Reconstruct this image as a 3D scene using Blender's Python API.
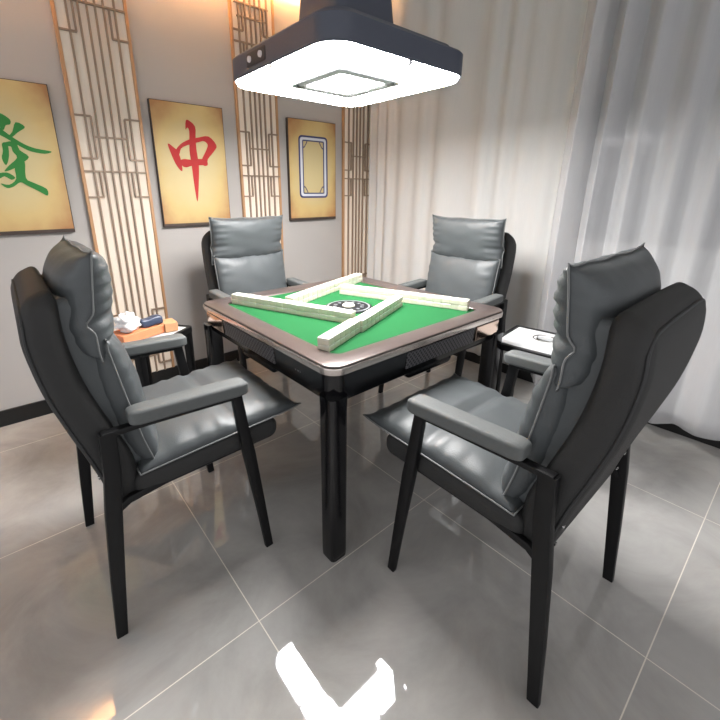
import bpy, bmesh, math, random
from mathutils import Vector, Matrix, noise
random.seed(7)
PI = math.pi
for o in list(bpy.data.objects): bpy.data.objects.remove(o, do_unlink=True)
scene = bpy.context.scene
C = scene.collection

# ------------------------------------------------------------------ camera
cam_data = bpy.data.cameras.new('camera')
cam = bpy.data.objects.new('camera', cam_data); C.objects.link(cam)
right = Vector((0.7251, -0.6886, 0.0)); fwd = Vector((0.6580, 0.6919, -0.2970))
def camera_axes():
    # orthonormal frame found from the three vanishing points of the room
    px, py, f = 340.0, 317.0, 399.0
    d = lambda x, y: Vector((x-px, y-py, f)).normalized()
    Z = -d(340, 1600); X = d(842, 193); X = (X - Z*X.dot(Z)).normalized(); Y = Z.cross(X)
    R = Matrix((X, Y, Z))                       # image axes (right, down, forward) -> room axes
    r = R @ Vector((1, 0, 0)); dn = R @ Vector((0, 1, 0)); fw = R @ Vector((0, 0, 1))
    return Matrix((r, -dn, -fw)).transposed()
cam.matrix_world = Matrix.Translation((0, 0, 1.27)) @ camera_axes().to_4x4()
cam_data.sensor_width = 36.0; cam_data.lens = 399.0/720*36
cam_data.shift_x = 20/720; cam_data.shift_y = -43/720
cam_data.clip_start = 0.02
scene.camera = cam

# ------------------------------------------------------------------ world, exposure
w = bpy.data.worlds.new('world'); scene.world = w; w.use_nodes = True
w.node_tree.nodes['Background'].inputs[0].default_value = (0.97, 0.97, 1.0, 1)
w.node_tree.nodes['Background'].inputs[1].default_value = .95
scene.view_settings.view_transform = 'Standard'
scene.view_settings.look = 'None'
scene.view_settings.gamma = 1
scene.view_settings.use_curve_mapping = False
scene.view_settings.exposure = 0.4
LAMP = 47.0; COVE = 230.0

# ------------------------------------------------------------------ materials
def srgb(r, g, b):
    f = lambda c: (c/255/12.92) if c/255 <= .04045 else ((c/255+.055)/1.055)**2.4
    return (f(r), f(g), f(b), 1)
def mat(name, col, rough=.5, metal=0, spec=.5, noise_amt=0, nscale=8, bump=0, bscale=200, emit=0, coat=0):
    m = bpy.data.materials.new(name); m.use_nodes = True
    nt = m.node_tree; b = nt.nodes['Principled BSDF']
    b.inputs['Base Color'].default_value = col; b.inputs['Roughness'].default_value = rough
    b.inputs['Metallic'].default_value = metal; b.inputs['Specular IOR Level'].default_value = spec
    b.inputs['Coat Weight'].default_value = coat
    if emit:
        b.inputs['Emission Color'].default_value = col; b.inputs['Emission Strength'].default_value = emit
    tc = nt.nodes.new('ShaderNodeTexCoord')
    if noise_amt:
        n = nt.nodes.new('ShaderNodeTexNoise'); n.inputs['Scale'].default_value = nscale; n.inputs['Detail'].default_value = 5
        nt.links.new(tc.outputs['Object'], n.inputs['Vector'])
        mx = nt.nodes.new('ShaderNodeMixRGB'); mx.blend_type = 'MIX'
        mx.inputs[1].default_value = tuple(c*(1-noise_amt) for c in col[:3])+(1,)
        mx.inputs[2].default_value = tuple(min(1, c*(1+noise_amt)) for c in col[:3])+(1,)
        nt.links.new(n.outputs['Fac'], mx.inputs[0]); nt.links.new(mx.outputs[0], b.inputs['Base Color'])
    if bump:
        n2 = nt.nodes.new('ShaderNodeTexNoise'); n2.inputs['Scale'].default_value = bscale; n2.inputs['Detail'].default_value = 3
        nt.links.new(tc.outputs['Object'], n2.inputs['Vector'])
        bp = nt.nodes.new('ShaderNodeBump'); bp.inputs['Strength'].default_value = bump; bp.inputs['Distance'].default_value = .002
        nt.links.new(n2.outputs['Fac'], bp.inputs['Height']); nt.links.new(bp.outputs[0], b.inputs['Normal'])
    return m
M = {}
M['leather'] = mat('grey_leather', srgb(74, 78, 80), .43, spec=.4, noise_amt=.08, nscale=14, bump=.25, bscale=260)
M['shell'] = mat('charcoal_fabric', srgb(43, 43, 43), .62, spec=.35, noise_amt=.08, nscale=60, bump=.4, bscale=900)
M['pad'] = mat('armrest_fabric', srgb(90, 93, 93), .6, spec=.35, noise_amt=.1, nscale=90, bump=.4, bscale=700)
M['piping'] = mat('grey_piping', srgb(112, 114, 114), .5)
M['dark_piping'] = mat('charcoal_piping', srgb(40, 41, 42), .6)
M['black_metal'] = mat('black_powder_coat', srgb(8, 8, 10), .5, spec=.3)
M['bolt'] = mat('steel_bolt', srgb(200, 200, 200), .25, metal=1)
M['gloss_black'] = mat('gloss_black_lacquer', srgb(12, 12, 15), .16, spec=.5)
M['rim'] = mat('brown_brushed_rim', srgb(84, 73, 70), .28, metal=.3, noise_amt=.12, nscale=30)
M['rim_dark'] = mat('rim_groove', srgb(40, 34, 32), .5)
M['chrome'] = mat('satin_silver_band', srgb(205, 195, 188), .22, metal=.85)
M['felt'] = mat('green_felt', srgb(30, 85, 48), .95, spec=.1, noise_amt=.04, nscale=300, bump=.3, bscale=900)
M['dial'] = mat('dial_black', srgb(26, 27, 30), .6, spec=.12)
M['dial_grey'] = mat('dial_grey', srgb(112, 114, 118), .4, spec=.3)
M['white_plastic'] = mat('white_plastic', srgb(225, 226, 222), .3)
M['tile_body'] = mat('mahjong_ivory', srgb(204, 200, 180), .28, spec=.5)
M['tile_back'] = mat('mahjong_back', srgb(206, 206, 192), .25, spec=.5)
M['white_top'] = mat('white_table_inset', srgb(196, 198, 200), .35)
M['steel'] = mat('steel_cup', srgb(190, 188, 184), .25, metal=1)
M['baseboard'] = mat('black_baseboard', srgb(10, 10, 10), .35)
M['gold'] = mat('gold_trim', srgb(176, 134, 96), .45, metal=.15, noise_amt=.1, nscale=20)
M['lattice'] = mat('bronze_lattice', srgb(138, 117, 98), .5, metal=.1)
M['panel'] = mat('cream_panel', srgb(226, 212, 196), .7, noise_amt=.03, nscale=5)
M['frame_edge'] = mat('painting_edge', srgb(58, 44, 38), .6)
M['green_ink'] = mat('green_ink', srgb(40, 122, 50), .7)
M['red_ink'] = mat('red_ink', srgb(178, 38, 38), .7)
M['blue_ink'] = mat('blue_ink', srgb(52, 56, 104), .7)
M['pale_ink'] = mat('pale_ink', srgb(205, 208, 216), .7)
M['hood'] = mat('slate_hood', srgb(70, 74, 86), .45, spec=.4)
M['hood_dark'] = mat('hood_black', srgb(28, 30, 36), .4)
M['lamp_frame'] = mat('lamp_silver', srgb(205, 206, 210), .4, metal=.1)
M['diffuser'] = mat('lamp_diffuser', (1.0, 0.985, 0.97, 1), .5, emit=LAMP)
M['led'] = mat('warm_led', (1.0, 0.55, 0.25, 1), .5, emit=COVE)
M['ceiling'] = mat('white_ceiling', srgb(226, 222, 216), .9)
M['white_wall'] = mat('white_wall_paint', srgb(226, 226, 224), .9)
M['navy'] = mat('navy_packet', srgb(52, 62, 84), .35)
M['orange_box'] = mat('orange_card', srgb(206, 128, 88), .6, noise_amt=.1, nscale=30)
M['tan_box'] = mat('tan_card', srgb(190, 144, 104), .6)
M['bag'] = mat('white_plastic_bag', srgb(236, 238, 240), .25)
M['mark'] = mat('grey_lettering', srgb(110, 112, 114), .5)

def wall_mat():
    m = mat('grey_wallcovering', srgb(170, 165, 161), .75, noise_amt=.05, nscale=3, bump=.25, bscale=500); return m
M['wall'] = wall_mat()

def floor_mat():
    m = bpy.data.materials.new('polished_grey_tiles'); m.use_nodes = True
    nt = m.node_tree; N = nt.nodes; L = nt.links; b = N['Principled BSDF']
    tc = N.new('ShaderNodeTexCoord'); sp = N.new('ShaderNodeSeparateXYZ'); L.new(tc.outputs['Object'], sp.inputs[0])
    def line(axis, off, period=.8, half=.0016):
        a = N.new('ShaderNodeMath'); a.operation = 'SUBTRACT'; L.new(sp.outputs[axis], a.inputs[0]); a.inputs[1].default_value = off
        p = N.new('ShaderNodeMath'); p.operation = 'PINGPONG'; L.new(a.outputs[0], p.inputs[0]); p.inputs[1].default_value = period/2
        l = N.new('ShaderNodeMath'); l.operation = 'LESS_THAN'; L.new(p.outputs[0], l.inputs[0]); l.inputs[1].default_value = half
        return l
    lx = line(0, .385); ly = line(1, .855)
    mx = N.new('ShaderNodeMath'); mx.operation = 'MAXIMUM'; L.new(lx.outputs[0], mx.inputs[0]); L.new(ly.outputs[0], mx.inputs[1])
    n1 = N.new('ShaderNodeTexNoise'); n1.inputs['Scale'].default_value = 2.6; n1.inputs['Detail'].default_value = 8; n1.inputs['Roughness'].default_value = .62; n1.inputs['Distortion'].default_value = .6
    L.new(tc.outputs['Object'], n1.inputs['Vector'])
    cr = N.new('ShaderNodeValToRGB'); cr.color_ramp.elements[0].position = .3; cr.color_ramp.elements[0].color = srgb(150, 148, 145)
    cr.color_ramp.elements[1].position = .7; cr.color_ramp.elements[1].color = srgb(186, 184, 181)
    L.new(n1.outputs['Fac'], cr.inputs[0])
    mix = N.new('ShaderNodeMixRGB'); L.new(mx.outputs[0], mix.inputs[0]); L.new(cr.outputs[0], mix.inputs[1]); mix.inputs[2].default_value = srgb(228, 222, 212)
    L.new(mix.outputs[0], b.inputs['Base Color'])
    b.inputs['Roughness'].default_value = .03; b.inputs['Specular IOR Level'].default_value = .75; b.inputs['IOR'].default_value = 1.55
    return m
M['floor'] = floor_mat()

def canvas_mat():
    m = bpy.data.materials.new('gold_mottled_print'); m.use_nodes = True
    nt = m.node_tree; N = nt.nodes; L = nt.links; b = N['Principled BSDF']; b.inputs['Roughness'].default_value = .6
    tc = N.new('ShaderNodeTexCoord')
    sp = N.new('ShaderNodeSeparateXYZ'); L.new(tc.outputs['Generated'], sp.inputs[0])
    # printed ageing: browner towards the picture's border, broken by noise
    def edge(axis):
        s = N.new('ShaderNodeMath'); s.operation = 'SUBTRACT'; L.new(sp.outputs[axis], s.inputs[0]); s.inputs[1].default_value = .5
        a = N.new('ShaderNodeMath'); a.operation = 'ABSOLUTE'; L.new(s.outputs[0], a.inputs[0])
        p = N.new('ShaderNodeMath'); p.operation = 'POWER'; L.new(a.outputs[0], p.inputs[0]); p.inputs[1].default_value = 2.5
        return p
    ex, ez = edge(0), edge(2)
    ad = N.new('ShaderNodeMath'); ad.operation = 'ADD'; L.new(ex.outputs[0], ad.inputs[0]); L.new(ez.outputs[0], ad.inputs[1])
    n = N.new('ShaderNodeTexNoise'); n.inputs['Scale'].default_value = 5; n.inputs['Detail'].default_value = 4; L.new(tc.outputs['Object'], n.inputs['Vector'])
    mu = N.new('ShaderNodeMath'); mu.operation = 'MULTIPLY'; L.new(ad.outputs[0], mu.inputs[0]); L.new(n.outputs['Fac'], mu.inputs[1])
    cr = N.new('ShaderNodeValToRGB'); e = cr.color_ramp.elements
    e[0].position = 0; e[0].color = srgb(200, 184, 138); e[1].position = .17; e[1].color = srgb(160, 114, 70)
    k = cr.color_ramp.elements.new(.06); k.color = srgb(198, 172, 116)
    L.new(mu.outputs[0], cr.inputs[0]); L.new(cr.outputs[0], b.inputs['Base Color'])
    return m
M['canvas'] = canvas_mat()

def sheer_mat(name, col, transp, transl):
    m = bpy.data.materials.new(name); m.use_nodes = True
    nt = m.node_tree; N = nt.nodes; L = nt.links
    for n in list(N): N.remove(n)
    out = N.new('ShaderNodeOutputMaterial')
    d = N.new('ShaderNodeBsdfDiffuse'); t = N.new('ShaderNodeBsdfTranslucent'); tr = N.new('ShaderNodeBsdfTransparent')
    tc = N.new('ShaderNodeTexCoord'); mp = N.new('ShaderNodeMapping'); mp.inputs['Scale'].default_value = (300, 300, 12)
    n = N.new('ShaderNodeTexNoise'); n.inputs['Scale'].default_value = 1; L.new(tc.outputs['Object'], mp.inputs[0]); L.new(mp.outputs[0], n.inputs['Vector'])
    mc = N.new('ShaderNodeMixRGB'); mc.inputs[1].default_value = tuple(c*.92 for c in col[:3])+(1,); mc.inputs[2].default_value = col
    L.new(n.outputs['Fac'], mc.inputs[0]); L.new(mc.outputs[0], d.inputs[0]); L.new(mc.outputs[0], t.inputs[0])
    tr.inputs[0].default_value = (1, 1, 1, 1)
    a = N.new('ShaderNodeMixShader'); a.inputs[0].default_value = transl; L.new(d.outputs[0], a.inputs[1]); L.new(t.outputs[0], a.inputs[2])
    b = N.new('ShaderNodeMixShader'); b.inputs[0].default_value = transp; L.new(a.outputs[0], b.inputs[1]); L.new(tr.outputs[0], b.inputs[2])
    L.new(b.outputs[0], out.inputs[0])
    return m
M['sheer'] = sheer_mat('white_sheer_curtain', srgb(222, 222, 224), .46, .28)
M['lining'] = sheer_mat('ivory_curtain', srgb(230, 229, 227), .22, .25)
def perf_mat():
    m = bpy.data.materials.new('perforated_speaker_grille'); m.use_nodes = True
    nt = m.node_tree; N = nt.nodes; L = nt.links; b = N['Principled BSDF']; b.inputs['Roughness'].default_value = .3
    tc = N.new('ShaderNodeTexCoord'); sp = N.new('ShaderNodeSeparateXYZ'); L.new(tc.outputs['Object'], sp.inputs[0])
    s = N.new('ShaderNodeMath'); s.operation = 'ADD'; L.new(sp.outputs[0], s.inputs[0]); L.new(sp.outputs[1], s.inputs[1])
    def diag(op):
        a = N.new('ShaderNodeMath'); a.operation = op; L.new(s.outputs[0], a.inputs[0]); L.new(sp.outputs[2], a.inputs[1])
        p = N.new('ShaderNodeMath'); p.operation = 'PINGPONG'; L.new(a.outputs[0], p.inputs[0]); p.inputs[1].default_value = .010
        g = N.new('ShaderNodeMath'); g.operation = 'GREATER_THAN'; L.new(p.outputs[0], g.inputs[0]); g.inputs[1].default_value = .0035
        return g
    a, c = diag('ADD'), diag('SUBTRACT')
    m2 = N.new('ShaderNodeMath'); m2.operation = 'MULTIPLY'; L.new(a.outputs[0], m2.inputs[0]); L.new(c.outputs[0], m2.inputs[1])
    mx = N.new('ShaderNodeMixRGB'); L.new(m2.outputs[0], mx.inputs[0]); mx.inputs[1].default_value = srgb(96, 94, 98); mx.inputs[2].default_value = srgb(8, 8, 10)
    L.new(mx.outputs[0], b.inputs['Base Color'])
    bp = N.new('ShaderNodeBump'); bp.invert = True; bp.inputs['Distance'].default_value = .004; L.new(m2.outputs[0], bp.inputs['Height']); L.new(bp.outputs[0], b.inputs['Normal'])
    return m
M['grille'] = perf_mat()
M['glass'] = mat('window_glass', srgb(60, 66, 76), .08); M['glass'].node_tree.nodes['Principled BSDF'].inputs['Transmission Weight'].default_value = .15

# ------------------------------------------------------------------ helpers
def mesh_obj(name, verts, faces, m, parent=None, smooth=True, loc=(0, 0, 0), mats=None, fm=None, auto=None):
    me = bpy.data.meshes.new(name); me.from_pydata([tuple(v) for v in verts], [], faces)
    for mm in (mats or [m]): me.materials.append(mm)
    if fm: me.polygons.foreach_set('material_index', fm)
    me.update()
    bm = bmesh.new(); bm.from_mesh(me); bmesh.ops.recalc_face_normals(bm, faces=bm.faces)
    if auto is not None:
        for e in bm.edges:
            if len(e.link_faces) == 2 and e.calc_face_angle(0) > auto: e.smooth = False
    bm.to_mesh(me); bm.free()
    me.polygons.foreach_set('use_smooth', [smooth]*len(me.polygons))
    o = bpy.data.objects.new(name, me); C.objects.link(o); o.location = loc
    if parent: o.parent = parent
    return o
def thing(name, label, cat, loc=(0, 0, 0), rotz=0, group=None):
    o = bpy.data.objects.new(name, None); C.objects.link(o); o.location = loc; o.rotation_euler = (0, 0, rotz)
    o.empty_display_size = .1
    o['label'] = label; o['category'] = cat
    if group: o['group'] = group
    return o
def tag(o, label, cat, group=None):
    o['label'] = label; o['category'] = cat
    if group: o['group'] = group
    return o
class MB:
    def __init__(s): s.v = []; s.f = []
    def add(s, v, f):
        k = len(s.v); s.v += [Vector(p) for p in v]; s.f += [tuple(i+k for i in q) for q in f]; return s
    def box(s, x0, x1, y0, y1, z0, z1, r=0.0, n=2, fn=None, mid=(1, 1, 1)):
        r3 = r if isinstance(r, (tuple, list)) else (r, r, r)
        h = [(x1-x0)/2, (y1-y0)/2, (z1-z0)/2]; c = [(x0+x1)/2, (y0+y1)/2, (z0+z1)/2]
        co = []
        for i in range(3):
            rr = min(r3[i], h[i]*.999); a = h[i]-rr
            if rr > 1e-6:
                t = [math.tan(PI/4*k/n) for k in range(n+1)]
                left = [-(a+rr*q) for q in reversed(t)]
                m_ = [(-a + 2*a*k/mid[i]) for k in range(1, mid[i])]
                L_ = left+m_+[-q for q in reversed(left)]
            else: L_ = [-h[i]+2*h[i]*k/mid[i] for k in range(mid[i]+1)]
            out = []
            for q in L_:
                if not out or abs(q-out[-1]) > 1e-7: out.append(q)
            co.append(out)
        idx = {}; vs = []; fs = []
        def vert(i, j, k):
            key = (i, j, k)
            if key in idx: return idx[key]
            p = [co[0][i], co[1][j], co[2][k]]
            if max(r3) > 0:
                rr = [min(r3[q], h[q]*.999) for q in range(3)]
                inn = [max(-(h[q]-rr[q]), min(h[q]-rr[q], p[q])) for q in range(3)]
                d = [(p[q]-inn[q])/rr[q] if rr[q] > 1e-6 else 0 for q in range(3)]
                l = math.sqrt(sum(q*q for q in d))
                if l > 1e-9: p = [inn[q]+d[q]/l*rr[q] if rr[q] > 1e-6 else p[q] for q in range(3)]
            p = Vector((p[0]+c[0], p[1]+c[1], p[2]+c[2]))
            if fn: p = Vector(fn(p))
            idx[key] = len(vs); vs.append(p); return idx[key]
        n0, n1, n2 = (len(q)-1 for q in co)
        for j in range(n1):
            for k in range(n2):
                for i in (0, n0): fs.append((vert(i, j, k), vert(i, j+1, k), vert(i, j+1, k+1), vert(i, j, k+1)))
        for i in range(n0):
            for k in range(n2):
                for j in (0, n1): fs.append((vert(i, j, k), vert(i+1, j, k), vert(i+1, j, k+1), vert(i, j, k+1)))
            for j in range(n1):
                for k in (0, n2): fs.append((vert(i, j, k), vert(i+1, j, k), vert(i+1, j+1, k), vert(i, j+1, k)))
        return s.add(vs, fs)
    def sweep(s, pts, sec, closed=False, up=(0, 1, 0), scales=None, cap=True):
        # sec: list of (a,b) section points; a along 'side', b along 'normal'
        pts = [Vector(p) for p in pts]; n = len(pts); m = len(sec); up = Vector(up); vs = []
        for i, p in enumerate(pts):
            a = pts[i-1] if (i > 0 or closed) else p; b = pts[(i+1) % n] if (i < n-1 or closed) else p
            t = (b-a).normalized(); sd = up - t*up.dot(t)
            sd = sd.normalized() if sd.length > 1e-5 else Vector((1, 0, 0)); nn = t.cross(sd)
            k = scales[i] if scales else 1
            for q in sec: vs.append(p+sd*q[0]*k+nn*q[1]*k)
        fs = []
        for i in range(n if closed else n-1):
            for j in range(m):
                i2 = (i+1) % n; j2 = (j+1) % m
                fs.append((i*m+j, i*m+j2, i2*m+j2, i2*m+j))
        if cap and not closed: fs += [tuple(range(m)), tuple((n-1)*m+j for j in range(m))]
        return s.add(vs, fs)
    def tube(s, pts, r, n=8, closed=False, up=(0.13, .21, 1)):
        return s.sweep(pts, [(r*math.cos(2*PI*k/n), r*math.sin(2*PI*k/n)) for k in range(n)], closed, up)
    def lathe(s, prof, n=32, c=(0, 0, 0), hollow=False):
        vs = []; fs = []; m = len(prof)
        for k in range(n):
            a = 2*PI*k/n
            for r, z in prof: vs.append((c[0]+r*math.cos(a), c[1]+r*math.sin(a), c[2]+z))
        for k in range(n):
            for j in range(m-1): fs.append((k*m+j, ((k+1) % n)*m+j, ((k+1) % n)*m+j+1, k*m+j+1))
        if hollow: fs += [(k*m+m-1, ((k+1) % n)*m+m-1, ((k+1) % n)*m, k*m) for k in range(n)]
        else: fs.append(tuple(k*m for k in range(n))); fs.append(tuple(k*m+m-1 for k in range(n)))
        return s.add(vs, fs)
    def prism(s, poly, y0, y1):         # polygon in (x,z) extruded along y
        n = len(poly); vs = [(p[0], y0, p[1]) for p in poly]+[(p[0], y1, p[1]) for p in poly]
        fs = [tuple(range(n)), tuple(range(n, 2*n))]+[(i, (i+1) % n, n+(i+1) % n, n+i) for i in range(n)]
        return s.add(vs, fs)
    def build(s, name, m, parent=None, smooth=True, loc=(0, 0, 0), auto=.6):
        return mesh_obj(name, s.v, s.f, m, parent, smooth, loc, auto=auto)
def rrect(hx, hy, r, n=8):
    out = []
    for cx, cy, a0 in ((hx-r, hy-r, 0), (-hx+r, hy-r, PI/2), (-hx+r, -hy+r, PI), (hx-r, -hy+r, 3*PI/2)):
        for k in range(n+1):
            a = a0+PI/2*k/n; out.append((cx+r*math.cos(a), cy+r*math.sin(a)))
    return out
def ring(mb, loops):                    # bridges closed loops of equal length [(pts2d, z)...]
    m = len(loops[0][0]); vs = [(p[0], p[1], z) for L_, z in loops for p in L_]; fs = []
    for i in range(len(loops)-1):
        for j in range(m): fs.append((i*m+j, i*m+(j+1) % m, (i+1)*m+(j+1) % m, (i+1)*m+j))
    mb.add(vs, fs); return mb
def rsec(w, t, r=.004, n=2): return rrect(w/2, t/2, min(r, w/2*.99, t/2*.99), n)
def smooth_curve(keys, t):              # keys [(t, value)...] linear/cosine blended
    if t <= keys[0][0]: return keys[0][1]
    for (a, va), (b, vb) in zip(keys, keys[1:]):
        if t <= b:
            u = (t-a)/(b-a); return va+(vb-va)*u
    return keys[-1][1]
def catmull(P, n=6, closed=False):
    P = [Vector(p) for p in P]; out = []; m = len(P)
    for i in range(m if closed else m-1):
        g = (lambda k: P[k % m]) if closed else (lambda k: P[max(0, min(m-1, k))])
        p0, p1, p2, p3 = g(i-1), g(i), g(i+1), g(i+2)
        for k in range(n):
            t = k/n; out.append(.5*((2*p1)+(-p0+p2)*t+(2*p0-5*p1+4*p2-p3)*t*t+(-p0+3*p1-3*p2+p3)*t**3))
    if not closed: out.append(P[-1])
    return out

# ------------------------------------------------------------------ the room
WY = 2.76; WX = 2.665; CZ = 2.52
def struct(mb, name, m, smooth=False, **k):
    o = mb.build(name, m, None, smooth, **k); o['kind'] = 'structure'; return o
struct(MB().box(-2.6, WX+.2, -2.6, WY+.2, -.1, 0), 'floor', M['floor'])
struct(MB().box(-2.6, WX+.2, WY, WY+.12, 0, 2.75), 'wall_left', M['wall'])
# window wall behind the curtains: opening y -0.55..2.05, z 1.02..2.35
wy0, wy1, wz0, wz1 = -1.1, 2.1, 1.0, 2.34
struct(MB().box(WX, WX+.14, -2.6, WY, 0, wz0).box(WX, WX+.14, -2.6, wy0, wz0, wz1).box(WX, WX+.14, wy1, WY, wz0, wz1).box(WX, WX+.14, -2.6, WY, wz1, 2.75), 'wall_right', M['white_wall'])
wf = MB(); x0, x1 = WX+.04, WX+.10
wf.box(x0, x1, wy0, wy1, wz0, wz0+.05).box(x0, x1, wy0, wy1, wz1-.05, wz1).box(x0, x1, wy0, wy0+.05, wz0, wz1).box(x0, x1, wy1-.05, wy1, wz0, wz1)
for yy in (-.05, .98): wf.box(x0, x1, yy-.03, yy+.03, wz0, wz1)
win = struct(wf, 'window_1', M['baseboard'])
gl = MB().box(WX+.065, WX+.075, wy0+.05, wy1-.05, wz0+.05, wz1-.05).build('pane', M['glass'], win, False)
# ceiling with a slot along the left wall that holds the warm strip
struct(MB().box(-2.6, WX+.2, -2.6, WY+.12, 2.75, 2.85), 'ceiling', M['ceiling'])
struct(MB().box(-2.6, 2.45, WY-.33, WY-.13, CZ, CZ+.04).box(-2.6, 2.45, WY-.33, WY-.30, CZ+.04, 2.75), 'trim_1', M['ceiling'])
led = MB().box(-1.5, 2.0, WY-.20, WY-.17, CZ+.0405, CZ+.055).build('led_strip', M['led'], None, False)
tag(led, 'warm glowing strip light hidden in the ceiling slot above the grey wall', 'strip light')
struct(MB().box(-2.6, WX, WY-.014, WY, 0, .095, .003), 'baseboard_left', M['baseboard'])
struct(MB().box(WX-.014, WX, -2.6, WY-.014, 0, .10, .003), 'baseboard_right', M['baseboard'])

# lattice panels on the left wall
def lattice_panel(xl, wd, label):
    t = thing('lattice_panel', label, 'wall panel', (xl, WY-.004, 0), group='cream lattice panels on the grey wall')
    z0, z1 = .097, CZ-.004
    MB().box(.008, wd-.008, -.012, 0, z0, z1).build('backing_board', M['panel'], t, False)
    for a in (0, wd-.017): MB().box(a, a+.017, -.022, 0, z0, z1, .002).build('gold_strip', M['gold'], t, False)
    k = wd/.355; lb = MB(); bw = .0045; y0, y1 = -.026, -.010
    def V(u, a, b): lb.box(u*k-bw, u*k+bw, y0, y1, a, b)
    def Hh(z, a, b): lb.box(a*k, b*k, y0-.001, y1, z-bw, z+bw)
    for u in (.065, .118, .158, .197, .237, .290): V(u, z0, z1)
    for z, s in ((1.387, 1), (2.212, -1), (.395, -1)):
        Hh(z, .014, .341)
        for a, b, v in ((.014, .095, .093), (.260, .341, .262)):
            Hh(z-.140 if s > 0 else z-.140, a, b) if s > 0 else Hh(z+.14 if z < 1 else z-.142, a, b)
            if s > 0: V(v, z-.14, z)
            else: V(v, min(z, z+.14 if z < 1 else z-.142), max(z, z+.14 if z < 1 else z-.142))
    for a, b, v in ((.014, .093, .093), (.262, .341, .262)):
        Hh(1.455, a, b); Hh(1.673, a, b); V(v, 1.455, 1.673)
        Hh(2.277, a, b); V(v, 2.277, 2.43)
        Hh(.06+.095, a, b); V(v, .155, .30); Hh(.30, a, b)
    Hh(1.568, .093, .262); Hh(2.356, .052, .275); Hh(2.43, .035, .30); Hh(.22, .093, .262)
    lb.build('lattice', M['lattice'], t, False)
lattice_panel(.402, .357, 'cream lattice panel between the green and the red character paintings')
lattice_panel(1.370, .325, 'cream lattice panel between the red character and blue border paintings')
lattice_panel(2.312, .34, 'cream lattice panel in the corner beside the curtain')

# paintings
def painting(x0, label):
    t = thing('wall_painting', label, 'painting', (x0, WY, 0), group='mahjong tile paintings on the grey wall')
    MB().box(0, .456, -.032, -.004, 1.059, 1.801, .002).build('frame', M['frame_edge'], t, False)
    MB().box(.004, .452, -.0335, -.030, 1.079, 1.797).build('canvas', M['canvas'], t, False)
    return t
def strokes(polys, mname, parent, name='character'):
    b = MB()
    for i, p in enumerate(polys):
        q = catmull([(x, 0, z) for x, z in p], 3, True)
        b.prism([(v.x, v.z) for v in q], -.0355-.00012*i, -.0334)
    o = b.build(name, M[mname], parent, False); return o
p1 = painting(-.135, 'gold painting with a green character at the left edge of the photo')
strokes([
 [(.16,1.66),(.20,1.655),(.245,1.64),(.272,1.617),(.268,1.596),(.25,1.59),(.238,1.568),(.226,1.577),(.222,1.612),(.19,1.632)],
 [(.08,1.50),(.12,1.53),(.17,1.575),(.215,1.62),(.228,1.60),(.20,1.565),(.15,1.52),(.10,1.485)],
 [(.20,1.60),(.239,1.562),(.269,1.535),(.309,1.507),(.352,1.49),(.418,1.479),(.386,1.466),(.331,1.474),(.298,1.49),(.266,1.512),(.235,1.533),(.205,1.556)],
 [(.292,1.608),(.326,1.589),(.293,1.562),(.262,1.535),(.245,1.535),(.270,1.562)],
 [(.09,1.62),(.13,1.60),(.15,1.57),(.12,1.57)],
 [(.219,1.505),(.240,1.507),(.236,1.45),(.216,1.403),(.205,1.435),(.216,1.47)],
 [(.235,1.512),(.274,1.516),(.284,1.478),(.316,1.447),(.278,1.413),(.241,1.387),(.203,1.373),(.226,1.402),(.266,1.441),(.254,1.470),(.252,1.492),(.235,1.495)],
 [(.250,1.403),(.294,1.430),(.284,1.345),(.311,1.322),(.363,1.291),(.361,1.256),(.332,1.275),(.281,1.308),(.257,1.322),(.225,1.300),(.197,1.294),(.177,1.316),(.209,1.310),(.243,1.339)],
 [(.165,1.358),(.211,1.369),(.240,1.346),(.223,1.334),(.199,1.350),(.175,1.338)],
 [(.07,1.49),(.15,1.50),(.175,1.485),(.165,1.43),(.10,1.42),(.10,1.40),(.175,1.39),(.17,1.32),(.13,1.28),(.10,1.30),(.135,1.31),(.14,1.36),(.07,1.365),(.08,1.44),(.14,1.45),(.14,1.47),(.07,1.465)],
], 'green_ink', p1)
p2 = painting(.808, 'gold painting with a red character, second from the left')
strokes([
 [(.200,1.650),(.206,1.698),(.222,1.706),(.262,1.672),(.258,1.604),(.257,1.532),(.262,1.447),(.254,1.36),(.230,1.215),(.220,1.309),(.215,1.458),(.211,1.529),(.222,1.64),(.212,1.662)],
 [(.080,1.560),(.112,1.542),(.136,1.518),(.150,1.466),(.151,1.402),(.120,1.435),(.098,1.49)],
 [(.120,1.515),(.155,1.560),(.212,1.592),(.278,1.610),(.346,1.621),(.394,1.571),(.376,1.535),(.326,1.481),(.322,1.446),(.295,1.441),(.284,1.473),(.318,1.530),(.335,1.570),(.312,1.590),(.276,1.582),(.210,1.562),(.160,1.538),(.142,1.500)],
 [(.138,1.462),(.170,1.476),(.211,1.474),(.291,1.482),(.322,1.464),(.312,1.446),(.27,1.442),(.214,1.436),(.18,1.426),(.156,1.434)],
], 'red_ink', p2)
p3 = painting(1.768, 'gold painting with a blue bordered rectangle, right of the others')
def frame_ring(hx0, hz0, r0, hx1, hz1, r1, m, y):
    a = rrect(hx0, hz0, r0, 5); b = rrect(hx1, hz1, r1, 5); cx, cz = .229, 1.461; n = len(a); vs = []; 
    for pts in (a, b): vs += [(cx+p[0], y, cz+p[1]) for p in pts]
    for pts in (a, b): vs += [(cx+p[0], -.0333, cz+p[1]) for p in pts]
    fs = []
    for j in range(n):
        k = (j+1) % n
        fs += [(j, k, n+k, n+j), (j, k, 2*n+k, 2*n+j), (n+j, n+k, 3*n+k, 3*n+j)]
    return mesh_obj('border', vs, fs, M[m], p3, False)
frame_ring(.139, .229, .03, .126, .216, .022, 'blue_ink', -.0350)
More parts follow.
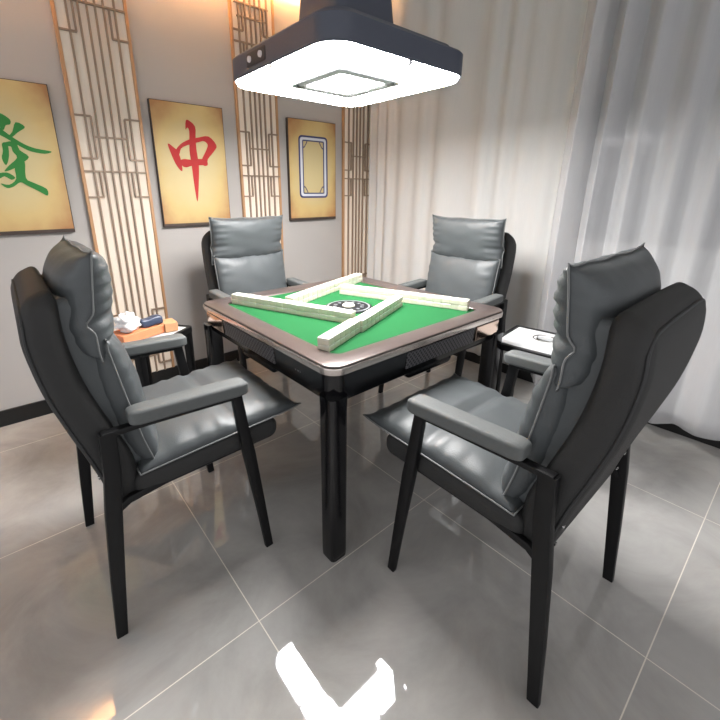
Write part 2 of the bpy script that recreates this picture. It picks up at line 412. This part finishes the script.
frame_ring(.126, .216, .022, .105, .198, .015, 'pale_ink', -.0346)
frame_ring(.105, .198, .012, .096, .189, .006, 'blue_ink', -.0350)
for sx in (-1, 1):
    for sz in (-1, 1):
        cx, cz = .229+sx*.096, 1.461+sz*.189
        cb = MB(); cb.prism([(cx, cz-sz*.05), (cx-sx*.012, cz-sz*.046), (cx-sx*.034, cz-sz*.014), (cx-sx*.040, cz), (cx-sx*.034, cz), (cx-sx*.028, cz-sz*.012), (cx-sx*.010, cz-sz*.038), (cx, cz-sz*.042)], -.0350, -.0333)
        cb.build('corner_ornament', M['blue_ink'], p3, False)

# ------------------------------------------------------------------ curtains
def curtain(ya, yb, xc, m, label, name, folds, amp, seed, ztop=2.5, zb=.10):
    ny = int((yb-ya)/.0075); nz = 40; vs = []; fs = []
    ph = [0]
    for j in range(ny):                       # uneven fold spacing
        ph.append(ph[-1]+ (yb-ya)/ny*2*PI/folds*(1+.45*math.sin(j*.031+seed)+.25*math.sin(j*.083+2*seed)))
    for i in range(nz+1):
        v = i/nz; z = zb+(ztop-zb)*v
        for j in range(ny+1):
            y = ya+(yb-ya)*j/ny; p = ph[j]+.25*math.sin(2.2*z+j*.02)
            s = math.sin(p); s = math.copysign(abs(s)**.8, s)
            a = amp*(1-.25*v)*(.75+.35*math.sin(j*.047+seed*3))
            x = xc+a*s+.006*noise.noise(Vector((y*3, z*1.5, seed)))
            zz = z-(1-v)*.012*math.sin(p*.5+seed) if i == 0 else z
            vs.append((x, y+.35*a*math.sin(2*p)*.5, zz))
    for i in range(nz):
        for j in range(ny):
            k = i*(ny+1)+j; fs.append((k, k+1, k+ny+2, k+ny+1))
    o = mesh_obj(name, vs, fs, m, None, True)
    md = o.modifiers.new('thickness', 'SOLIDIFY'); md.thickness = .0012
    return tag(o, label, 'curtain')
curtain(.98, 2.71, 2.611, M['lining'], 'ivory floor length curtain hanging beside the corner lattice panel', 'curtain', .170, .021, 1.0, ztop=2.73)
curtain(-2.2, 1.06, 2.508, M['sheer'], 'white sheer curtain hanging behind the rightmost armchair', 'curtain', .205, .055, 2.3, ztop=2.73)
rail = MB().box(2.47, 2.64, -2.2, 2.72, 2.731, 2.749, .003).build('curtain_rail', M['white_plastic'], None, False)
tag(rail, 'white curtain rail fixed to the ceiling above the curtains', 'curtain rail')

# ------------------------------------------------------------------ armchair
def pillow(name, W, H, Tf, Tb, place, m, parent, pin=.03, pk=.10, seed=0, n=30, crease=None, tuft=None):
    """stuffed cushion: place(u,v,d) -> point; u across, v up, d signed thickness in metres"""
    def line(k): return math.sin(PI/2*max(-1, min(1, -1+2*k/n)))*.35+(-1+2*k/n)*.65
    vs = []; idx = {}; fs = []
    def T(u, v, side):
        e = ((1-abs(u)**3.2)*(1-abs(v)**3.2))
        e = max(0, e)**.46
        edge = max(abs(u), abs(v)); per = math.atan2(v, u)
        q = v if abs(u) > abs(v) else u
        f = 1+pk*(math.sin(q*24+seed*5+2.2*noise.noise(Vector((q*3, seed, side)))))*max(0, (edge-.55)/.45)**1.6*(1.3 if abs(u) > abs(v) else .7)*(.6+.9*noise.noise(Vector((q*4+seed, 7, side)))+.3)
        f += .10*noise.noise(Vector((u*2.3+seed, v*2.3, side*3)))
        if crease: f *= crease(u, v, side)
        if side < 0: f = 1+(f-1)*.25
        return (Tf if side > 0 else Tb)*e*f*side
    for side in (1, -1):
        for i in range(n+1):
            for j in range(n+1):
                u, v = line(j), line(i); rim = i in (0, n) or j in (0, n)
                if rim and (i, j, 1) in idx: idx[(i, j, side)] = idx[(i, j, 1)]; continue
                uu = u*(1-pin*(1-v*v)); vv = v*(1-pin*(1-u*u))
                wob = .012*math.sin(u*9+v*7+seed)*(abs(u)**6+abs(v)**6)
                idx[(i, j, side)] = len(vs)
                ear = .009*(abs(u)*max(0, v))**14
                vs.append(Vector(place(uu*W/2*(1+ear), vv*H/2+wob*.15+ear, T(u, v, side) + (0 if not rim else 0))))
        for i in range(n):
            for j in range(n):
                fs.append(tuple(idx[k] for k in ((i, j, side), (i, j+1, side), (i+1, j+1, side), (i+1, j, side))))
    o = mesh_obj(name, vs, fs, m, parent, True)
    loop = [(0, j) for j in range(n)]+[(i, n) for i in range(n)]+[(n, j) for j in range(n, 0, -1)]+[(i, 0) for i in range(n, 0, -1)]
    pts = [vs[idx[(i, j, 1)]] for i, j in loop]
    c = sum(pts, Vector())/len(pts)
    MB().tube([p+(p-c).normalized()*.002 for p in pts], .0024, 6, True).build('piping', M['piping'], o, True, auto=None)
    return o

back_keys = [(.38, .100), (.54, .076), (.685, .032), (.80, .000), (.92, -.018), (1.0, -.017), (1.10, -.010)]
_bm = catmull([(k[1], 0, k[0]) for k in back_keys], 8)
back_mid = [(p.z, p.x) for p in _bm]
def make_chair(label):
    t = thing('armchair', label, 'armchair', group='grey armchairs around the mahjong table')
    # legs and side frames of flat black steel; x forward, y across, z up; rear feet at x=0
    for s in (-1, 1):
        y = s*.272
        MB().sweep([(.004, y, 0), (.022, y, .20), (.044, y, .42), (.060, y, .55), (.066, y, .672)], rsec(.027, .042), up=(0, 1, 0), scales=[.72, .88, 1, 1, 1]).build('leg', M['black_metal'], t)
        MB().sweep([(.508, y, 0), (.485, y, .20), (.456, y, .43), (.440, y, .55), (.428, y, .655)], rsec(.024, .036), up=(0, 1, 0), scales=[.78, .92, 1.12, 1, .95]).build('leg', M['black_metal'], t)
        MB().sweep([(.052, y, .668), (.13, y, .668), (.28, y, .662), (.44, y, .654)], rsec(.026, .016, .003)).build('arm_rail', M['black_metal'], t)
        MB().sweep([(.045, y*.98, .395), (.060, y*.95, .422), (.090, y*.925, .434), (.20, y*.90, .444), (.46, y*.90, .452)], rsec(.018, .022, .003)).build('seat_rail', M['black_metal'], t)
        ys = y
        def padfn(p, y=ys):
            k = (p.x-.12)/.34
            wz = .015*(1-k)
            return (p.x, y+(p.y-y)*(.86+.14*min(1, k*1.2)), p.z+wz)
        MB().box(.118, .462, ys-.034, ys+.034, .660, .706, (.034, .015, .011), 5, padfn, (10, 2, 2)).build('armrest', M['pad'], t)
        for _ in range(2):
            MB().lathe([(.0001, -.004), (.006, -.003), (.006, 0), (.0001, .001)], 12).build('bolt', M['bolt'], t)
    bolts = [c for c in t.children if c.name.startswith('bolt')]
    for b_, (yy, zz) in zip(bolts, ((-.235, .455), (-.235, .515), (.235, .455), (.235, .515))):
        b_.location = (smooth_curve(back_mid, zz)-.0500, yy*.93, zz); b_.rotation_euler = (0, -PI/2-.12, 0)
    # seat base
    def basefn(p):
        return (p.x, p.y, p.z+.012*(p.x-.12)/.45)
    MB().box(.11, .585, -.257, .257, .422, .498, (.032, .02, .032), 4, basefn, (8, 6, 2)).build('seat_base', M['shell'], t)
    # back shell: curved upholstered slab
    def shellfn(p):
        s = p.z; m_ = smooth_curve(back_mid, s)
        wk = smooth_curve([(.38, .93), (.6, 1.0), (1.1, 1.0)], s)
        th = smooth_curve([(.38, .85), (.55, 1.10), (.75, 1.0), (1.1, .86)], s)
        crown = .012*(1-(p.y/.25)**2)*max(0, (s-1.0)/.1)
        wk *= 1-.07*max(0, (s-.965)/.08)**2
        return (m_+p.x*th, p.y*wk, s+crown+.40*p.x*max(0, (s-.88)/.16))
    sh = MB().box(-.046, .046, -.252, .252, .395, 1.045, (.036, .035, .05), 4, shellfn, (2, 8, 22)).build('back_shell', M['shell'], t)
    pl = []
    for yy, zz in [(-.241, .42), (-.242, .60), (-.242, .80), (-.242, .96), (-.240, 1.000), (-.222, 1.024), (-.18, 1.031), (0, 1.031), (.18, 1.031), (.222, 1.024), (.240, 1.000), (.242, .96), (.242, .80), (.242, .60), (.241, .42)]:
        pl.append((yy, zz))
    pts = []
    for v in catmull([(0, a, b) for a, b in pl], 6):
        q = shellfn(Vector((-.0368, v.y, v.z))); pts.append(q)
    MB().tube(pts, .0036, 6).build('piping', M['dark_piping'], sh, True, auto=None)
    # gusset block filling between shell and cushions
    def gusfn(p):
        return (smooth_curve(back_mid, p.z)+p.x, p.y, p.z)
    MB().box(.02, .108, -.212, .212, .50, 1.025, (.015, .015, .03), 3, gusfn, (1, 6, 14)).build('back_filling', M['leather'], t)
    # back cushion and headrest cushion
    fx = [(.50, .175), (.60, .150), (.73, .128), (.88, .104), (.95, .102), (1.14, .118)]
    def place_back(z0, dx=0, tilt=0, nip=0):
        def f(a, b, d):
            z = z0+b; x = smooth_curve(fx, z)+dx+tilt*b-nip*math.exp(-((z-.958)/.016)**2)*(abs(a)/.235)**8
            return (x+d, a, z+.10*d)
        return f
    def bc(u, v, side): return 1-.16*math.exp(-((v+.45)/.10)**2) if side > 0 else 1
    def hc(u, v, side): return 1-.35*abs(u)**5*math.exp(-((v+.28)/.12)**2)
    pillow('back_cushion', .475, .41, .060, .075, place_back(.70, .004), M['leather'], t, .02, .13, 1.3, crease=bc)
    pillow('headrest_cushion', .490, .265, .066, .080, place_back(.995, -.013, .03, .016), M['leather'], t, .035, .16, 2.1, crease=hc)
    # seat cushion
    def place_seat(a, b, d):
        x = .400+b; z = .512+.010*(b/.26)+d
        z += .008*max(0, (abs(a)/.26))**6*max(0, b/.26)**6
        return (x, a, z)
    def sc(u, v, side):
        if side < 0: return 1
        return 1-.46*math.exp(-((v-.12)/.07)**2)*(1-.5*abs(u))-.12*math.exp(-((v+.95)/.2)**2)
    pillow('seat_cushion', .520, .540, .060, .022, place_seat, M['leather'], t, .02, .13, .4, crease=sc)
    return t
def copy_tree(o, parent=None, label=None):
    c = o.copy(); C.objects.link(c); c.parent = parent
    if label: c['label'] = label
    for ch in list(o.children): copy_tree(ch, c)
    return c
chair = make_chair('grey leather armchair at the left, in front of the green character painting')
spots = [((.045, 1.357, 0), 0, None),
         ((1.108, .209, 0), PI/2, 'large grey armchair at the right, seen from behind against the sheer curtain'),
         ((1.177, 2.405, 0), -PI/2, 'grey armchair behind the table, in front of the lattice panel and blue bordered painting'),
         ((2.245, 1.392, 0), PI, 'grey armchair behind the table, in front of the ivory curtain')]
made = [chair]
for p, r, l in spots[1:]: made.append(copy_tree(chair, None, l))
for o, (p, r, l) in zip(made, spots): o.location = p; o.rotation_euler = (0, 0, r)

# ------------------------------------------------------------------ mahjong table
TX, TY, TH = 1.200, 1.378, .5200
def make_table():
    t = thing('mahjong_table', 'square automatic mahjong table with green felt and black legs', 'table', (TX, TY, 0))
    h = TH
    b = MB()   # rim
    ring(b, [(rrect(h-.098, h-.098, .03), .735), (rrect(h-.098, h-.098, .03), .7515), (rrect(h-.093, h-.093, .034), .756), (rrect(h-.012, h-.012, .052), .762), (rrect(h-.006, h-.006, .055), .7595), (rrect(h-.006, h-.006, .055), .740), (rrect(h-.098, h-.098, .03), .735)])
    b.build('rim', M['rim'], t, auto=.5)
    b = MB(); ring(b, [(rrect(h-.009, h-.009, .055), .7575), (rrect(h-.0045, h-.0045, .055), .7575), (rrect(h-.0045, h-.0045, .055), .7545), (rrect(h-.009, h-.009, .055), .7545), (rrect(h-.009, h-.009, .055), .7575)])
    b.build('groove', M['rim_dark'], t, auto=.5)
    b = MB(); ring(b, [(rrect(h-.02, h-.02, .055), .754), (rrect(h-.001, h-.001, .057), .753), (rrect(h, h, .058), .748), (rrect(h-.001, h-.001, .057), .731), (rrect(h-.008, h-.008, .055), .727), (rrect(h-.02, h-.02, .055), .727), (rrect(h-.02, h-.02, .055), .754)])
    b.build('silver_band', M['chrome'], t, auto=.5)
    b = MB(); q = rrect(h-.0985, h-.0985, .03); n = len(q)
    b.add([(p[0], p[1], .7505) for p in q]+[(p[0], p[1], .742) for p in q], [tuple(range(n)), tuple(range(n, 2*n))]+[(i, (i+1) % n, n+(i+1) % n, n+i) for i in range(n)])
    b.build('felt', M['felt'], t, auto=.5)
    a = h-.012; b = MB()   # apron, slopes slightly inwards
    ring(b, [(rrect(a-.03, a-.03, .05), .728), (rrect(a, a, .055), .728), (rrect(a-.002, a-.002, .054), .70), (rrect(a-.008, a-.008, .05), .632), (rrect(a-.012, a-.012, .048), .626), (rrect(a-.05, a-.05, .04), .626), (rrect(a-.03, a-.03, .05), .728)])
    b.build('apron', M['gloss_black'], t, auto=.5)
    MB().box(-a+.05, a-.05, -a+.05, a-.05, .655, .70).build('machine_tray', M['gloss_black'], t, False)
    for k in range(4):
        r = Matrix.Rotation(k*PI/2, 3, 'Z')
        def fn(p, r=r): return r @ Vector(p)
        y = -a; mir = -1 if k % 2 else 1
        def slope(p, r=r, mir=mir):
            q = Vector(p); q.y += .0055*(.728-q.z)/.08-.002; q.x *= mir; return r @ q
        MB().box(-.16, .27, y-.001, y+.010, .655, .718, .0005, 1, slope).build('speaker_grille', M['grille'], t, False)
        MB().box(.285, a-.045, y-.0025, y+.010, .655, .720, (.004, .001, .004), 2, slope, (1, 1, 1)).build('end_panel', M['chrome_panel'], t)
        # cup drawer bulging under the centre of each side
        dr = MB().box(-.14, .14, y+.010, y+.13, .600, .668, (.03, .01, .02), 3, fn, (2, 1, 1)).build('drawer', M['gloss_black'], t)
        s1 = h-.040
        MB().sweep([fn((s1, -s1, .650)), fn((s1, -s1, .60)), fn((s1, -s1, .02)), fn((s1, -s1, 0))], rrect(.036, .036, .016, 4), up=(0, 1, 0), scales=[1.04, 1, .98, .95]).build('leg', M['gloss_black'], t, auto=.5)
    # small lettering on the apron facing the left chair
    cu = bpy.data.curves.new('lettering', 'FONT'); cu.body = 'MVI'; cu.size = .021; cu.extrude = .0003; cu.align_x = 'CENTER'
    ob = bpy.data.objects.new('tmp', cu); C.objects.link(ob)
    dg = bpy.context.evaluated_depsgraph_get(); me = bpy.data.meshes.new_from_object(ob.evaluated_get(dg)); bpy.data.objects.remove(ob)
    me.materials.clear(); me.materials.append(M['mark'])
    lo = bpy.data.objects.new('lettering', me); C.objects.link(lo); lo.parent = t
    lo.location = (-a+.0035, -.315, .680); lo.rotation_euler = (PI/2, 0, -PI/2)
    # dice dial in the middle
    d = MB().lathe([(.0001, .7500), (.112, .7500), (.112, .7545), (.106, .757), (.05, .7565), (.0001, .7565)], 48).build('dial', M['dial'], t, auto=.4)
    MB().lathe([(.094, .757), (.102, .757), (.102, .7585), (.094, .7585)], 48, hollow=True).build('dial_ring', M['dial_grey'], d, auto=.4)
    MB().lathe([(.0001, .757), (.030, .757), (.030, .762), (.026, .766), (.012, .772), (.0001, .774)], 32).build('dice_dome', M['tile_body'], d, auto=.6)
    for k in range(12):
        an = 2*PI*k/12
        MB().box(-.009, .009, -.006, .006, .7565, .7595, .002, 2).build('button', M['dial_grey'], d)
        bt = [c for c in d.children if c.name.startswith('button')][-1]
        bt.location = (.066*math.cos(an), .066*math.sin(an), 0); bt.rotation_euler = (0, 0, an)
    return t
M['chrome_panel'] = mat('mirror_end_panel', srgb(200, 176, 160), .12, metal=1)
table = make_table()

# mahjong tiles
TW, TL, TT = .0402, .047, .0245
def tile_mesh():
    b = MB().box(-TW/2, TW/2, -TL/2, TL/2, 0, TT, .0028, 2, None, (1, 1, 4))
    zs = [sum(b.v[i].z for i in f)/len(f) for f in b.f]
    me_o = mesh_obj('mahjong_tile', b.v, b.f, None, None, True, mats=[M['tile_body'], M['tile_back']], fm=[1 if z > TT*.62 else 0 for z in zs])
    return me_o
proto = tile_mesh(); first = True
# each wall of tiles: start, end (centre line), words
walls = [((.822, 1.800), (1.056, 1.183), 'left wall, nearest the left armchair', ('far left', 'middle')),
         ((.772, 1.005), (1.410, 1.252), 'near wall that runs towards the right armchair side', ('near', 'inner')),
         ((1.352, 1.612), (1.592, .985), 'right wall of tiles', ('inner', 'right')),
         ((.985, 1.560), (1.640, 1.785), 'back wall of tiles', ('left', 'far'))]
wn = ['left wall', 'near wall', 'right wall', 'back wall']
for wi, (a, b_, _, _) in enumerate(walls):
    a = Vector(a); b_ = Vector(b_); d = b_-a; ang = math.atan2(d.y, d.x); dn = d.normalized(); nn = Vector((-dn.y, dn.x))
    N_ = 17; st = (d.length-TW)/(N_-1)
    for i in range(N_):
        for lay in (0, 1):
            if first: o = proto; first = False
            else: o = proto.copy(); C.objects.link(o)
            off = random.uniform(-.0006, .0006)
            if wi == 1 and i < 6: off += .010
            p = a+dn*(TW/2+i*st)+nn*off
            o.location = (p.x, p.y, .7506+lay*(TT+.0001)); o.rotation_euler = (0, 0, ang)
            lname = 'upper' if lay else 'lower'
            if i == 0: o['label'] = f'{lname} ivory mahjong tile at the start of the {wn[wi].split(",")[0]} of tiles'
            elif i == N_-1: o['label'] = f'{lname} ivory mahjong tile at the last end of the {wn[wi].split(",")[0]} of tiles'
            else: o['label'] = f'ivory mahjong tile inside the {lname} layer of the {wn[wi]}'
            o['category'] = 'mahjong tile'; o['group'] = f'mahjong tiles, {lname} layer of the {wn[wi].split(",")[0]}'
            ends = [('left end', 'middle end'), ('near end', 'far end'), ('inner end', 'right end'), ('left end', 'far end')][wi]
            if i in (0, N_-1): o['label'] = f'{lname} ivory mahjong tile at the {ends[0 if i == 0 else 1]} of the {wn[wi].split(",")[0]} of tiles'

# ------------------------------------------------------------------ hanging lamp with smoke extractor
def make_lamp():
    t = thing('pendant_lamp', 'square slate pendant lamp with glowing white underside above the table', 'lamp', (1.18, 1.385, 1.70))
    h = .350; b = MB()
    ring(b, [(rrect(h-.02, h-.02, .08), .012), (rrect(h-.004, h-.004, .09), 0), (rrect(h, h, .092), .006), (rrect(h, h, .092), .075), (rrect(h-.006, h-.006, .09), .082), (rrect(h-.03, h-.03, .08), .086), (rrect(h-.045, h-.045, .07), .106), (rrect(.19, .19, .05), .135), (rrect(.02, .02, .01), .135)])
    b.build('hood', M['hood'], t, auto=.5)
    b = MB()
    ring(b, [(rrect(.150, .150, .04), .130), (rrect(.140, .140, .04), .22), (rrect(.118, .118, .04), .50), (rrect(.10, .10, .03), .52), (rrect(.01, .01, .005), .52)])
    b.build('extractor_neck', M['hood'], t, auto=.5)
    MB().lathe([(.02, .51), (.02, 1.03), (.06, 1.03), (.06, 1.049), (.0001, 1.049)], 20).build('ceiling_rod', M['hood_dark'], t, auto=.5)
    # four glowing corner panels and a glowing centre square
    for sx in (-1, 1):
        for sy in (-1, 1):
            g = .004; o_ = h-.012; i_ = .172
            pts = []
            # L-shaped corner: outer rounded corner, inner square notch
            r = .085
            pts += [(g, o_), ]
            for k in range(9):
                an = PI/2-PI/2*k/8; pts.append((o_-r+r*math.cos(an), o_-r+r*math.sin(an)))
            pts += [(o_, g), (i_+.02, g), (i_, g+.02), (i_, i_-.03)]
            for k in range(5):
                an = PI/2*k/4; pts.append((i_-.03+.03*math.cos(an), i_-.03+.03*math.sin(an)))
            pts += [(g+.02, i_), (g, i_+.02)]
            n = len(pts); pp = [(sx*p[0], sy*p[1]) for p in pts]
            vs = [(p[0], p[1], -.010) for p in pp]+[(p[0], p[1], .012) for p in pp]
            mesh_obj('diffuser', vs, [tuple(range(n)), tuple(range(n, 2*n))]+[(i, (i+1) % n, n+(i+1) % n, n+i) for i in range(n)], M['diffuser'], t, False)
    b = MB(); ring(b, [(rrect(.170, .170, .03), .010), (rrect(.170, .170, .03), -.013), (rrect(.164, .164, .028), -.016), (rrect(.158, .158, .026), -.013), (rrect(.156, .156, .026), -.004), (rrect(.146, .146, .024), -.004), (rrect(.144, .144, .024), -.014), (rrect(.132, .132, .022), -.018), (rrect(.118, .118, .02), -.014), (rrect(.116, .116, .02), .010)])
    b.build('grille_frame', M['lamp_frame'], t, auto=.4)
    for dx, dy in ((1, 0), (-1, 0), (0, 1), (0, -1)):
        MB().box(dx*(h-.014)-.009, dx*(h-.014)+.009, dy*(h-.014)-.009, dy*(h-.014)+.009, -.012, .01, .002, 1).build('clip', M['lamp_frame'], t)
    q = rrect(.115, .115, .02); n = len(q)
    mesh_obj('diffuser', [(p[0], p[1], -.008) for p in q]+[(p[0], p[1], .010) for p in q], [tuple(range(n)), tuple(range(n, 2*n))]+[(i, (i+1) % n, n+(i+1) % n, n+i) for i in range(n)], M['diffuser'], t, False)
    for sx, sy in ((-1, 1), (1, -1)):
        b = MB()
        for k in range(5): b.box(-.016, .016, -.012+k*.006-.0016, -.012+k*.006+.0016, -.018, -.013)
        o = b.build('vent', M['hood_dark'], t, False); o.location = (sx*.128, sy*.128, 0); o.rotation_euler = (0, 0, PI/4)
    # switch panel on the side facing the left chair
    sp = MB().box(-h-.004, -h+.004, .02, .16, .018, .066, (.002, .008, .008), 2).build('switch_panel', M['hood_dark'], t)
    for yy in (.05, .13):
        MB().lathe([(.0001, 0), (.011, 0), (.010, .006), (.0001, .007)], 20).build('button', M['lamp_frame'], sp)
        bt = [c for c in sp.children if c.name.startswith('button')][-1]
        bt.location = (-h-.004, yy, .042); bt.rotation_euler = (0, -PI/2, 0)
    return t
make_lamp()

# ------------------------------------------------------------------ side tables
def make_side(label, cx, cy, rz, hx=.22, hy=.18, H=.60, hole=(.1, 0)):
    t = thing('side_table', label, 'side table', (cx, cy, 0), rz)
    b = MB(); ring(b, [(rrect(hx-.022, hy-.022, .01, 3), H-.004), (rrect(hx-.020, hy-.020, .01, 3), H+.002), (rrect(hx-.002, hy-.002, .015, 3), H+.002), (rrect(hx, hy, .016, 3), H), (rrect(hx, hy, .016, 3), H-.028), (rrect(hx-.03, hy-.03, .01, 3), H-.028), (rrect(hx-.022, hy-.022, .01, 3), H-.004)])
    b.build('frame', M['black_metal'], t, auto=.5)
    cx_, cy_ = hole
    o_ = rrect(hx-.0215, hy-.0215, .008, 8); c_ = []
    for p in o_:
        an = math.atan2(p[1]-cy_, p[0]-cx_); c_.append((cx_+.0475*math.cos(an), cy_+.0475*math.sin(an)))
    b = MB(); ring(b, [(o_, H-.016), (o_, H-.001), (c_, H-.001), (c_, H-.016), (o_, H-.016)])
    b.build('tabletop', M['white_top'], t, True, auto=.5)
    MB().lathe([(.046, H-.001), (.050, H+.003), (.053, H+.001), (.053, H-.001)], 32, (cx_, cy_, 0), hollow=True).lathe([(.0001, H-.055), (.040, H-.055), (.0460, H-.001), (.0470, H-.001), (.042, H-.057), (.0001, H-.057)], 32, (cx_, cy_, 0)).build('cup_holder', M['steel'], t, auto=.5)
    for sx in (-1, 1):
        for sy in (-1, 1):
            MB().sweep([(sx*(hx-.022), sy*(hy-.022), H-.026), (sx*(hx-.022), sy*(hy-.022), 0)], rsec(.036, .036, .006), scales=[1, .8]).build('leg', M['black_metal'], t)
    return t
make_side('black side table with orange and white packets on it, by the lattice panel', .421, 2.042, .6435, .20, .165, hole=(-.10, 0))
make_side('black side table with bare white top and steel cup holder', 1.925, .715, .12, .175, .24, H=.58, hole=(.05, .06))

# things on the left side table
def crumple(name, cx, cy, z0, rx, ry, rz, m, label, cat, seed, rough=.35, n=26):
    vs = []; fs = []
    for i in range(n+1):
        th = PI*i/n
        for j in range(n):
            ph = 2*PI*j/n; d = Vector((math.sin(th)*math.cos(ph), math.sin(th)*math.sin(ph), math.cos(th)))
            k = 1+rough*noise.noise(d*2.1+Vector((seed, 0, 0)))+rough*.6*abs(noise.noise(d*5+Vector((0, seed, 0))))
            z = max(0, d.z*k*.5+.42); vs.append((cx+rx*d.x*k, cy+ry*d.y*k, z0+rz*z))
    for i in range(n):
        for j in range(n): fs.append((i*n+j, i*n+(j+1) % n, (i+1)*n+(j+1) % n, (i+1)*n+j))
    o = mesh_obj(name, vs, fs, m, None, True)
    bm = bmesh.new(); bm.from_mesh(o.data); bmesh.ops.remove_doubles(bm, verts=bm.verts, dist=1e-5); bm.to_mesh(o.data); bm.free()
    return tag(o, label, cat)
zt = .6025
bx = thing('tissue_box', 'orange card tissue box lying on the side table', 'box', (.42, 2.035, zt), .35)
MB().box(-.115, .115, -.06, .06, 0, .042, .003, 1).build('box_body', M['orange_box'], bx, False)
MB().box(-.07, .07, -.02, .02, .040, .0435, .001, 1).build('opening_flap', M['tan_box'], bx, False)
tb = MB().box(-.032, .032, -.045, .045, 0, .045, .003, 1).build('small_box', M['tan_box'], None, False, loc=(.565, 2.045, zt))
tag(tb, 'small tan card box between the orange box and the bare tabletop', 'box')
crumple('plastic_bag', .372, 2.022, zt+.0435, .050, .055, .085, M['bag'], 'crumpled white plastic bag heaped on the orange box', 'plastic bag', 3.1, .5)
nb = MB().box(-.052, .052, -.022, .022, 0, .04, (.012, .01, .012), 3, lambda p: (p[0], p[1]+.2*p[2], p[2]+.004*math.sin(p[0]*60)), (8, 2, 2)).build('packet', M['navy'], None, loc=(.482, 2.03, zt+.045))
nb.rotation_euler = (0, 0, .1)
tag(nb, 'dark navy soft packet lying beside the white bag on the orange box', 'packet')
